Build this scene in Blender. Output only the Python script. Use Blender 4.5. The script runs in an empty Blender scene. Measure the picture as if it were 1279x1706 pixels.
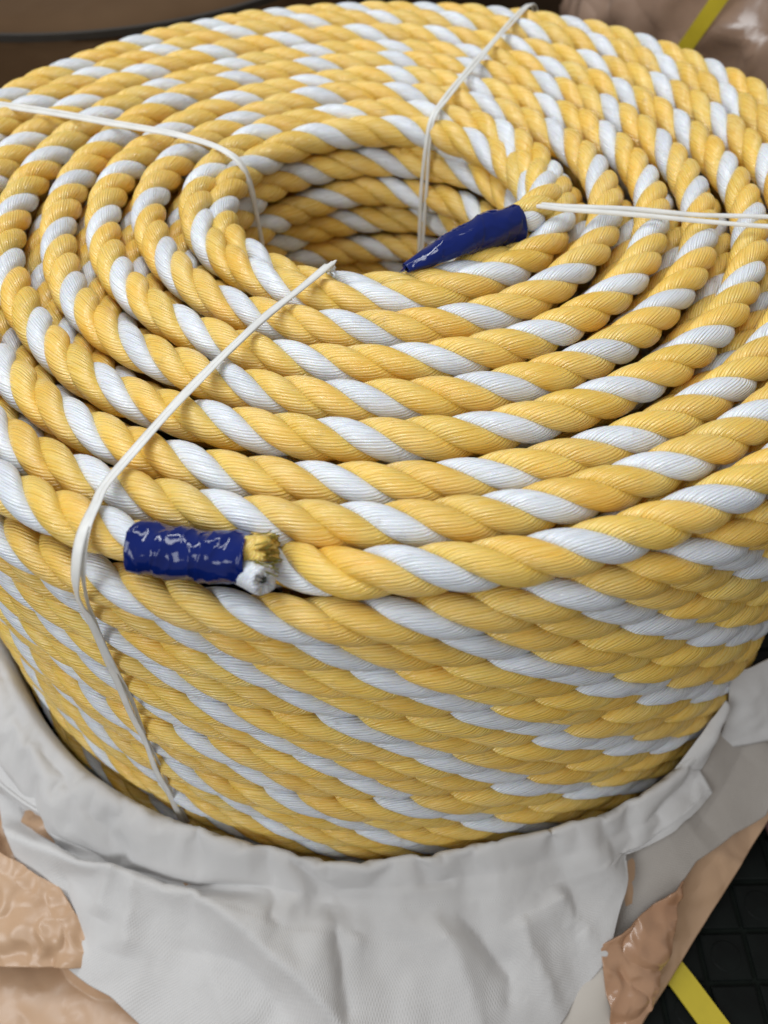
import bpy, math, random
import numpy as np
from mathutils import Vector, Matrix, noise

random.seed(7)
rng = np.random.default_rng(11)
S = 0.02                       # metres per layout unit (one ring pitch)
sc = bpy.context.scene
col = sc.collection

# ------------------------------------------------------------------ camera
cam_d = bpy.data.cameras.new('camera')
cam = bpy.data.objects.new('camera', cam_d)
col.objects.link(cam)
CAM = Vector((-0.0423, -18.4321, 9.9420))
FWD = Vector((0.00221655, 0.66462674, -0.74717226))
UPV = Vector((0.01999839, 0.7469952, 0.66452858))
RGT = Vector((0.99979756, -0.0164152, -0.01163571))
m = Matrix((RGT, UPV, -FWD)).transposed().to_4x4()
m.translation = CAM * S
cam.matrix_world = m
cam_d.sensor_fit = 'HORIZONTAL'
cam_d.sensor_width = 36.0
cam_d.lens = 1450.0 / 1279.0 * 36.0
cam_d.clip_start = 0.01
cam_d.clip_end = 60.0
cam_d.dof.use_dof = True
cam_d.dof.focus_distance = 15.4 * S
cam_d.dof.aperture_fstop = cam_d.lens / 3.0
sc.camera = cam

# ------------------------------------------------------------------ light
w = bpy.data.worlds.new('World')
sc.world = w
w.use_nodes = True
bg = w.node_tree.nodes['Background']
bg.inputs[0].default_value = (1.0, 0.95, 0.90, 1)
bg.inputs[1].default_value = 0.32


def area(name, loc, target, size, size_y, power, colr):
    d = bpy.data.lights.new(name, 'AREA')
    d.shape = 'RECTANGLE'
    d.size, d.size_y = size, size_y
    d.energy = power
    d.color = colr
    o = bpy.data.objects.new(name, d)
    col.objects.link(o)
    o.location = loc
    o.rotation_euler = (Vector(target) - Vector(loc)).to_track_quat('-Z', 'Y').to_euler()
    return o


area('ceiling_lamp', (-0.50, 0.55, 1.50), (0, -0.05, 0), 1.1, 0.16, 11.5, (0.95, 0.98, 1.0))
area('ceiling_lamp', (-0.20, -0.15, 1.55), (0, -0.1, 0), 1.1, 0.16, 7.0, (0.95, 0.98, 1.0))
area('window_light', (-1.15, -1.35, 0.95), (-0.02, -0.2, -0.12), 0.7, 0.9, 14.0, (0.93, 0.97, 1.0))

sc.view_settings.view_transform = 'Standard'
sc.view_settings.look = 'None'
sc.view_settings.exposure = 0.13
sc.view_settings.gamma = 1.0
sc.render.engine = 'CYCLES'
try:
    sc.cycles.use_denoising = True
    sc.cycles.max_bounces = 12
    sc.cycles.diffuse_bounces = 9
except Exception:
    pass


# ------------------------------------------------------------------ helpers
def tag(o, label=None, cat=None, group=None, kind=None):
    if label: o['label'] = label
    if cat: o['category'] = cat
    if group: o['group'] = group
    if kind: o['kind'] = kind
    return o


def empty(name, loc=(0, 0, 0), parent=None):
    o = bpy.data.objects.new(name, None)
    o.empty_display_size = 0.02
    col.objects.link(o)
    o.location = Vector(loc) * S
    if parent: o.parent = parent
    return o


def origin_of(parent):
    p = Vector((0, 0, 0))
    while parent is not None:
        p += parent.location
        parent = parent.parent
    return p


def mesh_obj(name, V, F, mat, parent=None, uv=None, smooth=True):
    """V in layout units (world), F array of quads; placed relative to the parent chain"""
    V = np.asarray(V, dtype=np.float64) * S
    V = V - np.array(origin_of(parent))
    me = bpy.data.meshes.new(name)
    F = np.asarray(F)
    k = F.shape[1]
    me.vertices.add(len(V)); me.vertices.foreach_set('co', V.astype(np.float32).ravel())
    me.loops.add(F.size); me.loops.foreach_set('vertex_index', F.astype(np.int32).ravel())
    me.polygons.add(len(F))
    me.polygons.foreach_set('loop_start', np.arange(0, F.size, k, dtype=np.int32))
    if uv is not None:
        l = me.uv_layers.new(name='UVMap')
        l.data.foreach_set('uv', np.asarray(uv, dtype=np.float32).ravel())
    me.polygons.foreach_set('use_smooth', np.full(len(F), smooth))
    me.update(calc_edges=True)
    me.validate()
    me.materials.append(mat)
    o = bpy.data.objects.new(name, me)
    col.objects.link(o)
    if parent: o.parent = parent
    return o


def tube_faces(n, k, closed):
    i = np.arange(n if closed else n - 1)[:, None]; j = np.arange(k)[None, :]
    i2 = (i + 1) % n; j2 = (j + 1) % k
    return np.stack([i * k + j, i2 * k + j, i2 * k + j2, i * k + j2], -1).reshape(-1, 4)


def tube_uv(n, k, closed, L):
    rows = n if closed else n - 1
    i = np.arange(rows)[:, None] * np.ones((1, k)); j = np.arange(k)[None, :] * np.ones((rows, 1))
    L = np.asarray(L)
    Le = np.append(L, L[-1] + (L[1] - L[0]))
    u0 = Le[i.astype(int)]; u1 = Le[i.astype(int) + 1]
    return np.stack([np.stack([u0, j / k], -1), np.stack([u1, j / k], -1),
                     np.stack([u1, (j + 1) / k], -1), np.stack([u0, (j + 1) / k], -1)], 2).reshape(-1, 2)


def frames(P, closed, hint=(0, 0, 1)):
    if closed: T = np.roll(P, -1, 0) - np.roll(P, 1, 0)
    else: T = np.gradient(P, axis=0)
    T /= np.linalg.norm(T, axis=1)[:, None]
    N = np.array(hint)[None] - (T @ np.array(hint))[:, None] * T
    N /= np.linalg.norm(N, axis=1)[:, None]
    B = np.cross(T, N)
    return T, N, B


def smooth_path(pts, n):
    """Catmull-Rom through the points, resampled evenly to n points"""
    P = np.asarray(pts, float)
    Q = np.vstack([2 * P[0] - P[1], P, 2 * P[-1] - P[-2]])
    out = []
    for i in range(1, len(Q) - 2):
        t = np.linspace(0, 1, 24, endpoint=False)[:, None]
        a, b, c, d = Q[i - 1], Q[i], Q[i + 1], Q[i + 2]
        out.append(0.5 * (2 * b + (c - a) * t + (2 * a - 5 * b + 4 * c - d) * t ** 2 + (3 * b - a - 3 * c + d) * t ** 3))
    out = np.vstack(out + [P[-1:]])
    s = np.r_[0, np.cumsum(np.linalg.norm(np.diff(out, axis=0), axis=1))]
    q = np.linspace(0, s[-1], n)
    return np.stack([np.interp(q, s, out[:, i]) for i in range(3)], 1)


# ------------------------------------------------------------------ materials
def new_mat(name):
    mt = bpy.data.materials.new(name)
    mt.use_nodes = True
    nt = mt.node_tree
    return mt, nt, nt.nodes['Principled BSDF']


def N(nt, typ, **kw):
    n = nt.nodes.new(typ)
    for k, v in kw.items(): setattr(n, k, v)
    return n


def mth(nt, op, a, b=None, c=None):
    n = nt.nodes.new('ShaderNodeMath'); n.operation = op
    for i, v in enumerate((a, b, c)):
        if v is None: continue
        if isinstance(v, (int, float)): n.inputs[i].default_value = v
        else: nt.links.new(v, n.inputs[i])
    return n.outputs[0]


def ramp(nt, fac, stops):
    r = nt.nodes.new('ShaderNodeValToRGB')
    e = r.color_ramp.elements
    while len(e) < len(stops): e.new(0.5)
    for i, (p, c) in enumerate(stops):
        e[i].position = p; e[i].color = (c[0], c[1], c[2], 1)
    nt.links.new(fac, r.inputs[0])
    return r.outputs[0]


def fibre_mat(name, c_lo, c_mid, c_hi, rough, yarns=19.0, twist=1.05, sss=0.0):
    """twisted monofilament strand: yarn ridges run along the rope (UV: u = length, v = around)"""
    mt, nt, bs = new_mat(name)
    uv = N(nt, 'ShaderNodeUVMap')
    sp = N(nt, 'ShaderNodeSeparateXYZ'); nt.links.new(uv.outputs[0], sp.inputs[0])
    across = mth(nt, 'MULTIPLY', mth(nt, 'MULTIPLY_ADD', sp.outputs[0], -twist, sp.outputs[1]), yarns)
    ridge = mth(nt, 'ABSOLUTE', mth(nt, 'SINE', mth(nt, 'MULTIPLY', across, math.pi)))
    ridge = mth(nt, 'POWER', ridge, 0.7)
    cb = N(nt, 'ShaderNodeCombineXYZ')
    nt.links.new(mth(nt, 'MULTIPLY', across, 2.6), cb.inputs[0])
    nt.links.new(mth(nt, 'MULTIPLY', sp.outputs[0], 2.2), cb.inputs[1])
    oi = N(nt, 'ShaderNodeObjectInfo')
    nt.links.new(mth(nt, 'MULTIPLY', oi.outputs['Random'], 50.0), cb.inputs[2])
    nz = N(nt, 'ShaderNodeTexNoise'); nz.inputs['Scale'].default_value = 1.0; nz.inputs['Detail'].default_value = 3.0
    nt.links.new(cb.outputs[0], nz.inputs['Vector'])
    tc = N(nt, 'ShaderNodeTexCoord')
    n2 = N(nt, 'ShaderNodeTexNoise'); n2.inputs['Scale'].default_value = 45.0; n2.inputs['Detail'].default_value = 2.0
    nt.links.new(tc.outputs['Object'], n2.inputs['Vector'])
    f = mth(nt, 'ADD', mth(nt, 'MULTIPLY', nz.outputs['Fac'], 0.55), mth(nt, 'MULTIPLY', n2.outputs['Fac'], 0.45))
    c = ramp(nt, f, [(0.32, c_lo), (0.5, c_mid), (0.68, c_hi)])
    hs = N(nt, 'ShaderNodeHueSaturation')
    nt.links.new(mth(nt, 'MULTIPLY_ADD', oi.outputs['Random'], 0.006, 0.497), hs.inputs['Hue'])
    nt.links.new(mth(nt, 'MULTIPLY_ADD', mth(nt, 'FRACT', mth(nt, 'MULTIPLY', oi.outputs['Random'], 7.7)), 0.14, 0.90), hs.inputs['Value'])
    nt.links.new(c, hs.inputs['Color'])
    # faint handling dirt
    n4 = N(nt, 'ShaderNodeTexNoise'); n4.inputs['Scale'].default_value = 130.0; n4.inputs['Detail'].default_value = 6.0; n4.inputs['Roughness'].default_value = 0.7
    nt.links.new(tc.outputs['Object'], n4.inputs['Vector'])
    dm = N(nt, 'ShaderNodeMix', data_type='RGBA')
    nt.links.new(mth(nt, 'MULTIPLY', mth(nt, 'SMOOTH_MAX', mth(nt, 'SUBTRACT', n4.outputs['Fac'], 0.60), 0.0, 0.01), 2.2), dm.inputs[0])
    nt.links.new(hs.outputs[0], dm.inputs[6]); dm.inputs[7].default_value = (0.20, 0.15, 0.09, 1)
    nt.links.new(dm.outputs[2], bs.inputs['Base Color'])
    h = mth(nt, 'ADD', mth(nt, 'MULTIPLY', ridge, mth(nt, 'MULTIPLY_ADD', n2.outputs['Fac'], 1.1, 0.05)), mth(nt, 'MULTIPLY', nz.outputs['Fac'], 1.3))
    bp = N(nt, 'ShaderNodeBump'); bp.inputs['Strength'].default_value = 0.85; bp.inputs['Distance'].default_value = 0.0005
    nt.links.new(h, bp.inputs['Height']); nt.links.new(bp.outputs[0], bs.inputs['Normal'])
    nt.links.new(mth(nt, 'MULTIPLY_ADD', nz.outputs['Fac'], 0.25, rough - 0.12), bs.inputs['Roughness'])
    bs.inputs['Specular IOR Level'].default_value = 0.9
    tg_ = N(nt, 'ShaderNodeTangent'); tg_.direction_type = 'UV_MAP'; tg_.uv_map = 'UVMap'
    nt.links.new(tg_.outputs[0], bs.inputs['Tangent'])
    bs.inputs['Anisotropic'].default_value = 0.55
    if sss:
        bs.inputs['Subsurface Weight'].default_value = sss
        bs.inputs['Subsurface Radius'].default_value = (0.0045, 0.0026, 0.0009)
        bs.inputs['Subsurface Scale'].default_value = 0.6
    return mt


M_YEL = fibre_mat('yellow_fibre', (0.86, 0.51, 0.06), (0.91, 0.62, 0.135), (0.95, 0.71, 0.24), 0.27, sss=0.32)
M_WHT = fibre_mat('white_fibre', (0.71, 0.75, 0.82), (0.79, 0.84, 0.91), (0.83, 0.88, 0.95), 0.27, sss=0.22)


def film_mat(name, c_lo, c_hi, rough, crumple=60.0, strength=0.6, dist=0.003, coat=0.0):
    mt, nt, bs = new_mat(name)
    tc = N(nt, 'ShaderNodeTexCoord')
    nz = N(nt, 'ShaderNodeTexNoise'); nz.inputs['Scale'].default_value = crumple * 0.35; nz.inputs['Detail'].default_value = 4.0
    nt.links.new(tc.outputs['Object'], nz.inputs['Vector'])
    mx = N(nt, 'ShaderNodeVectorMath'); mx.operation = 'MULTIPLY_ADD'
    nt.links.new(nz.outputs['Color'], mx.inputs[0]); mx.inputs[1].default_value = (0.012, 0.012, 0.012)
    nt.links.new(tc.outputs['Object'], mx.inputs[2])
    def crk(scale_):           # thin creases: zero lines of a smooth noise
        q = N(nt, 'ShaderNodeTexNoise'); q.inputs['Scale'].default_value = scale_; q.inputs['Detail'].default_value = 1.0
        nt.links.new(mx.outputs[0], q.inputs['Vector'])
        return mth(nt, 'ABSOLUTE', mth(nt, 'SUBTRACT', q.outputs['Fac'], 0.5))
    c1, c2, c3 = crk(crumple * 0.45), crk(crumple * 1.0), crk(crumple * 2.2)
    nt.links.new(ramp(nt, nz.outputs['Fac'], [(0.3, c_lo), (0.7, c_hi)]), bs.inputs['Base Color'])
    h = mth(nt, 'ADD', mth(nt, 'MULTIPLY', c1, 4.0), mth(nt, 'ADD', mth(nt, 'MULTIPLY', c2, 1.6), mth(nt, 'MULTIPLY', c3, 0.5)))
    bp = N(nt, 'ShaderNodeBump'); bp.inputs['Strength'].default_value = strength; bp.inputs['Distance'].default_value = dist
    nt.links.new(h, bp.inputs['Height']); nt.links.new(bp.outputs[0], bs.inputs['Normal'])
    bs.inputs['Roughness'].default_value = rough
    bs.inputs['Coat Weight'].default_value = coat
    bs.inputs['Coat Roughness'].default_value = 0.12
    return mt


def cloth_mat(name, c, weave=900.0, tint=0.04):
    mt, nt, bs = new_mat(name)
    uv = N(nt, 'ShaderNodeUVMap')
    sp = N(nt, 'ShaderNodeSeparateXYZ'); nt.links.new(uv.outputs[0], sp.inputs[0])
    a = mth(nt, 'SINE', mth(nt, 'MULTIPLY', sp.outputs[0], 115.0))
    b = mth(nt, 'SINE', mth(nt, 'MULTIPLY', sp.outputs[1], 115.0))
    wv = mth(nt, 'MULTIPLY', a, b)
    tc = N(nt, 'ShaderNodeTexCoord')
    nz = N(nt, 'ShaderNodeTexNoise'); nz.inputs['Scale'].default_value = 22.0; nz.inputs['Detail'].default_value = 5.0
    nt.links.new(tc.outputs['Object'], nz.inputs['Vector'])
    lo = tuple(x - tint for x in c); hi = tuple(x + tint for x in c)
    nt.links.new(ramp(nt, nz.outputs['Fac'], [(0.3, lo), (0.7, hi)]), bs.inputs['Base Color'])
    n3 = N(nt, 'ShaderNodeTexNoise'); n3.inputs['Scale'].default_value = 90.0; n3.inputs['Detail'].default_value = 3.0
    nt.links.new(tc.outputs['Object'], n3.inputs['Vector'])
    h = mth(nt, 'ADD', mth(nt, 'MULTIPLY', wv, 0.15), mth(nt, 'MULTIPLY', n3.outputs['Fac'], 1.0))
    bp = N(nt, 'ShaderNodeBump'); bp.inputs['Strength'].default_value = 0.5; bp.inputs['Distance'].default_value = 0.0012
    nt.links.new(h, bp.inputs['Height']); nt.links.new(bp.outputs[0], bs.inputs['Normal'])
    bs.inputs['Roughness'].default_value = 0.75
    bs.inputs['Specular IOR Level'].default_value = 0.25
    bs.inputs['Sheen Weight'].default_value = 0.1
    return mt


def plain_mat(name, c, rough=0.5, var=0.15, scale=40.0, bump=0.0):
    mt, nt, bs = new_mat(name)
    tc = N(nt, 'ShaderNodeTexCoord')
    nz = N(nt, 'ShaderNodeTexNoise'); nz.inputs['Scale'].default_value = scale; nz.inputs['Detail'].default_value = 5.0
    nt.links.new(tc.outputs['Object'], nz.inputs['Vector'])
    nt.links.new(ramp(nt, nz.outputs['Fac'], [(0.3, tuple(x * (1 - var) for x in c)), (0.7, tuple(min(1, x * (1 + var)) for x in c))]),
                 bs.inputs['Base Color'])
    bs.inputs['Roughness'].default_value = rough
    if bump:
        bp = N(nt, 'ShaderNodeBump'); bp.inputs['Strength'].default_value = 0.5; bp.inputs['Distance'].default_value = bump
        nt.links.new(nz.outputs['Fac'], bp.inputs['Height']); nt.links.new(bp.outputs[0], bs.inputs['Normal'])
    return mt


M_TAPE = film_mat('blue_tape', (0.002, 0.010, 0.095), (0.004, 0.014, 0.125), 0.08, 40.0, 0.01, 0.0002, 0.0)
M_TAPE.node_tree.nodes['Principled BSDF'].inputs['Specular IOR Level'].default_value = 0.3
M_TWINE = plain_mat('white_twine', (0.83, 0.84, 0.83), 0.38, 0.06, 120.0)
_b = M_TWINE.node_tree.nodes['Principled BSDF']
_b.inputs['Alpha'].default_value = 0.82
_b.inputs['Subsurface Weight'].default_value = 0.3
_b.inputs['Subsurface Radius'].default_value = (0.003, 0.003, 0.003)
M_CLOTH = cloth_mat('white_cloth', (0.61, 0.605, 0.605))
M_LINING = cloth_mat('grey_lining', (0.40, 0.37, 0.34), tint=0.03)
M_PAPER = plain_mat('pale_paper', (0.55, 0.51, 0.46), 0.7, 0.05, 30.0)
M_FILM = film_mat('tan_film', (0.45, 0.28, 0.165), (0.56, 0.375, 0.24), 0.36, 45.0, 0.13, 0.0020, 0.05)
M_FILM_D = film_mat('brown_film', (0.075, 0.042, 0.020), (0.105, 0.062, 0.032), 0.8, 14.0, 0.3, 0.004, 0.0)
M_FILM_C = film_mat('clear_wrapped_brown', (0.26, 0.165, 0.115), (0.40, 0.28, 0.21), 0.22, 16.0, 0.6, 0.008, 0.4)
M_CARTON = plain_mat('dark_carton', (0.04, 0.024, 0.013), 0.8, 0.25, 12.0)
M_STRAP = plain_mat('yellow_strap', (0.62, 0.50, 0.035), 0.4, 0.08, 60.0)
M_STRAP_D = plain_mat('dusty_strap', (0.10, 0.075, 0.025), 0.7, 0.2, 40.0)
M_DARK = plain_mat('dark_cord', (0.02, 0.016, 0.012), 0.7, 0.2, 60.0)
M_TILE = plain_mat('dark_tile', (0.003, 0.0045, 0.004), 0.6, 0.6, 55.0, 0.0006)
M_GROUT = plain_mat('green_grey_grout', (0.009, 0.012, 0.010), 0.9, 0.3, 80.0)
M_PINK = film_mat('pinkish_film', (0.17, 0.085, 0.085), (0.25, 0.14, 0.14), 0.4, 30.0, 0.5, 0.004, 0.2)
M_CORE = plain_mat('dark_core', (0.05, 0.05, 0.055), 0.8)

for mm, sp_ in ((M_FILM_D, 0.12), (M_CARTON, 0.1), (M_TILE, 0.15), (M_GROUT, 0.1)):
    mm.node_tree.nodes['Principled BSDF'].inputs['Specular IOR Level'].default_value = sp_
M_FILM_R = film_mat('reddish_film', (0.34, 0.175, 0.095), (0.47, 0.28, 0.17), 0.24, 60.0, 0.22, 0.0022, 0.2)

# ------------------------------------------------------------------ floor
FLOOR = -13.0
gr = mesh_obj('floor', [(-60, -50, FLOOR - 0.10), (60, -50, FLOOR - 0.10), (60, 70, FLOOR - 0.10), (-60, 70, FLOOR - 0.10)], [[0, 1, 2, 3]], M_GROUT, smooth=False)
tag(gr, kind='structure')
TP, TS = 1.15, 1.04


def tile_mesh(mat, ringed):
    a = TS / 2; b = a - 0.05
    V = [(-a, -a, -.10), (a, -a, -.10), (a, a, -.10), (-a, a, -.10), (-a, -a, -.03), (a, -a, -.03), (a, a, -.03), (-a, a, -.03),
         (-b, -b, 0), (b, -b, 0), (b, b, 0), (-b, b, 0)]
    F = [[0, 1, 5, 4], [1, 2, 6, 5], [2, 3, 7, 6], [3, 0, 4, 7], [4, 5, 9, 8], [5, 6, 10, 9], [6, 7, 11, 10], [7, 4, 8, 11], [8, 9, 10, 11]]
    if ringed:            # a low raised disc on the tile
        n = 14
        for r, z in ((0.36, 0.0), (0.34, 0.012)):
            for k in range(n):
                V.append((r * math.cos(2 * math.pi * k / n), r * math.sin(2 * math.pi * k / n), z))
        for k in range(n):
            F.append([12 + k, 12 + (k + 1) % n, 12 + n + (k + 1) % n, 12 + n + k])
        for k in range(0, n - 2, 2):
            F.append([12 + n, 12 + n + k + 1, 12 + n + k + 2, 12 + n + (k + 3 if k + 3 < n else n - 1)])
    me = bpy.data.meshes.new('tile')
    me.from_pydata([tuple(np.array(v) * S) for v in V], [], [f for f in F])
    me.update(); me.materials.append(mat)
    return me


TM = [tile_mesh(M_TILE, False), tile_mesh(M_TILE, True)]
fo = Vector((0, 0, 0))
for ix in range(15):
    for iy in range(19):
        x = 4.6 + ix * TP; y = -19.5 + iy * TP
        if math.hypot(x, y) < 11.8: continue
        o = bpy.data.objects.new('tile', TM[1 if (ix + iy) % 2 else 0])
        col.objects.link(o); o.parent = gr
        o.location = Vector((x, y, FLOOR)) * S
        o.rotation_euler = (random.uniform(-.006, .006), random.uniform(-.006, .006), random.uniform(-.01, .01))

# ------------------------------------------------------------------ rope coil
LAY = 2.28
RO, RS = 0.205, 0.206
coil = empty('rope_coil', (0, 0, FLOOR))
tag(coil, 'big coil of yellow and white three-strand rope standing in an opened cloth-lined sack', 'rope coil')


def rope_arc(R, z, alpha0, th0=-math.pi, th1=math.pi, closed=True, seg=18, k=10, dR=None, dz=None, wob=0.05, lays=None, press=1.0, pinch=None):
    """one turn of three-strand rope as a part of the coil; alpha = alpha0 - n*theta for the white strand"""
    span = th1 - th0
    n = R * 2 * math.pi / LAY
    if closed: n = lays or round(n)
    cnt = int(seg * R * span / LAY)
    th = np.linspace(th0, th1, cnt, endpoint=not closed)
    p1, p2, p3, p4, p5 = rng.uniform(0, 6.28, 5)
    Rr = R + wob * (0.6 * np.sin(2 * th + p1) + 0.5 * np.sin(5 * th + p2) + 0.3 * np.sin(9 * th + p5))
    zz = z + wob * (0.5 * np.sin(3 * th + p3) + 0.4 * np.sin(7 * th + p4))
    if dR is not None: Rr = Rr + dR(th)
    if dz is not None: zz = zz + dz(th)
    er = np.stack([np.cos(th), np.sin(th), 0 * th], 1)
    ez = np.array([0, 0, 1.0])
    C = er * Rr[:, None] + ez * zz[:, None]
    T, Nr, B = frames(C, closed)
    Br = np.cross(T, Nr)                                   # outward (radial) direction
    turn = empty('rope_turn', (0, 0, FLOOR), None)
    turn.location = (0, 0, 0); turn.parent = coil
    ja = rng.uniform(0, 6.28, 2)
    jit = 0.16 * np.sin(3 * th + ja[0]) + 0.10 * np.sin(8 * th + ja[1])
    u_len = (th - th0) * R
    for s in range(3):
        al = alpha0 - n * th + jit + s * 2 * math.pi / 3
        pin = pinch(th) if pinch is not None else np.ones_like(th)
        ro = pin * RO * (1 + 0.03 * np.sin(al * 0.37 + s))
        e = Br * np.cos(al)[:, None] + Nr * np.sin(al)[:, None]
        P = C + (Br * (np.cos(al) * press)[:, None] + Nr * (np.sin(al) * (1.13 if press < 1 else 1.0))[:, None]) * ro[:, None]
        Tt, n1, n2 = frames(P, closed)
        # outward direction of the strand, made perpendicular to the strand
        n1 = e - (np.sum(e * Tt, 1))[:, None] * Tt
        n1 /= np.linalg.norm(n1, axis=1)[:, None]
        n2 = np.cross(Tt, n1)
        q1, q2 = rng.uniform(0, 6.28, 2)
        rs = pin * RS * (0.95 if s == 0 else 1.03) * (1 + 0.035 * np.sin(5.3 * u_len / LAY * 2 + q1) * 0 + 0.03 * np.sin(th * round(n * 0.7) + q2))
        ph = np.linspace(0, 2 * math.pi, k, endpoint=False)
        # slightly flattened on the outside, fuller towards the core
        a = rs[:, None] * (1.0 - 0.13 * np.clip(-np.cos(ph), 0, 1)[None] ** 2)
        V = P[:, None] + (-np.cos(ph)[None, :] * a)[..., None] * n1[:, None] + (np.sin(ph)[None, :] * a * 1.05)[..., None] * n2[:, None]
        o = mesh_obj('strand', V.reshape(-1, 3), tube_faces(cnt, k, closed), M_WHT if s == 0 else M_YEL, turn,
                     tube_uv(cnt, k, closed, u_len + rng.uniform(0, 20)))
        if s == 0: o['label'] = 'white strand'
    return turn


D = math.radians


def a0(R, th_deg, face_deg):
    n = round(R * 2 * math.pi / LAY)
    return D(face_deg) + n * D(th_deg)


# rings on the top face (radius, height, angle where the white strand faces the camera)
top = [(3.52, -0.16, -96.0, 62), (4.08, 0.0, -88.5, 55), (5.08, 0.02, -94.5, 54), (6.08, 0.0, -81.0, 52), (7.08, 0.03, -91.5, 50),
       (8.08, 0.0, -91.5, 50), (9.08, 0.04, -93.0, 48), (9.98, 0.12, -89.0, 46)]
for R, z, t, f in top:
    rope_arc(R, z, a0(R, t, f), seg=22, k=12)


# the outermost top turn is open: its cut end lies at the front left, its other end dives under that cut end
def bell(th, c, wd): return np.exp(-((th - c) / wd) ** 2)


T_END = D(-108.3) + 2 * math.pi
rope_arc(10.84, 0.10, D(44) + 2 * math.pi * 10.84 / LAY * D(-86), D(-102), T_END, False, 22, 12,
         dR=lambda th: -0.62 * np.clip((D(-92) - th) / D(8), 0, 1) ** 1.5 + 0.06 * np.clip((th - D(235)) / D(20), 0, 1),
         dz=lambda th: -0.52 * np.clip((D(-90.5) - th) / D(9), 0, 1) ** 1.4 + 0.12 * np.clip((th - D(225)) / D(20), 0, 1), wob=0.035, pinch=lambda th: 1 - 0.2 * np.clip((th - T_END + D(4)) / D(4), 0, 1))
# second layer showing in the gaps between the top rings
for i, R in enumerate([4.56, 5.57, 6.58, 7.58, 8.58, 9.55, 10.25]):
    rope_arc(R, -0.64, rng.uniform(0, 6.28), seg=16, k=10)
# side wall
for j in range(1, 16):
    R = 11.05 + (0.06 if j % 2 else -0.03) + rng.uniform(-.02, .02)
    z = 0.08 - 0.80 * j
    tc = -115.2 + 4.44 * j
    rope_arc(R, z, D(26) + 30 * D(tc), lays=30, seg=20 if j < 11 else 10, k=12 if j < 11 else 8, wob=0.045, press=0.66 if j > 2 else 0.85)
# wall of the centre hole
for j in range(1, 16):
    R = 3.46 + (0.07 if j % 2 else -0.03) + rng.uniform(-.03, .03)
    z = -0.16 - 0.80 * j
    tw = 97.0 - 10.5 * j
    n = 10
    rope_arc(R, z, D(150) + n * D(tw), lays=10, seg=20 if j < 9 else 10, k=12 if j < 9 else 8, wob=0.05)


# inner rope end: a short run lying on the lip, and its tapering blue tape
def wrap_tape(name, path, radius, parent, label, n=130, k=56, turns=3, seed=0):
    P = smooth_path(path, n)
    T, Nn, B = frames(P, False)
    s = np.linspace(0, 1, n)
    r = np.interp(s, [q[0] for q in radius], [q[1] for q in radius])
    flat = np.interp(s, [q[0] for q in radius], [q[2] for q in radius])
    ph = np.linspace(0, 2 * math.pi, k, endpoint=False)
    R = np.repeat(r[:, None], k, 1)
    for i in range(n):
        for j in range(k):
            v = Vector((math.cos(ph[j]) * 1.1, math.sin(ph[j]) * 1.1, s[i] * 5.5 + seed * 7.3))
            a = noise.noise(v * 1.2); b = noise.noise(v * 2.2 + Vector((3, 1, 7)))
            ridge = 1 - abs(noise.noise(v * 1.1 + Vector((9, 2, 4))))
            spiral = ((s[i] * turns + ph[j] / (2 * math.pi)) % 1.0)
            strand = math.cos(3 * (ph[j] + s[i] * 6.0))
            R[i, j] *= 1 + 0.045 * a + 0.02 * b + 0.06 * (ridge ** 10) + 0.05 * (1 - spiral) ** 3 + 0.035 * strand
    V = P[:, None] + (np.cos(ph)[None] * R * flat[:, None])[..., None] * Nn[:, None] + (np.sin(ph)[None] * R)[..., None] * B[:, None]
    V = V.reshape(-1, 3)
    F = tube_faces(n, k, False)
    # turned-in rim at both ends
    rows = []
    base = len(V)
    add = [0.93 * (V[:k] - P[0]) + P[0] + T[0] * 0.05, 0.93 * (V[-k:] - P[-1]) + P[-1] - T[-1] * 0.05]
    V = np.vstack([V] + add)
    j = np.arange(k); j2 = (j + 1) % k
    f0 = np.stack([base + j, j, j2, base + j2], 1)
    e = (n - 1) * k
    f1 = np.stack([e + j, base + k + j, base + k + j2, e + j2], 1)
    o = mesh_obj(name, V, np.vstack([F, f0, f1]), M_TAPE, parent)
    o['label'] = label
    return o, P, T, Nn, B


wrap_tape('tape_wrap', [(-3.62, -10.30, 0.16), (-3.1, -10.46, 0.19), (-2.5, -10.58, 0.23), (-1.92, -10.66, 0.27)],
          [(0, 0.375, 1), (0.1, 0.385, 1), (0.5, 0.365, 1.0), (1, 0.375, 1)], coil, 'glossy blue tape wrapped round the outer rope end', seed=1)
wrap_tape('tape_wrap', [(2.86, -1.98, 0.37), (2.30, -2.31, 0.43), (1.55, -2.78, 0.42), (0.95, -3.12, 0.32), (0.52, -3.37, 0.26)],
          [(0, 0.385, 0.95), (0.25, 0.37, 0.95), (0.6, 0.30, 0.75), (0.85, 0.21, 0.65), (1.0, 0.13, 0.5)], coil,
          'narrow blue tape tapering to a point on the inner rope end', seed=2)
# tip of the inner tape is pinched shut
mesh_obj('tape_tip', [(0.56, -3.36, 0.31), (0.46, -3.47, 0.26), (0.41, -3.38, 0.20), (0.50, -3.27, 0.24)], [[0, 1, 2, 3]], M_TAPE, coil, smooth=False)


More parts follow.
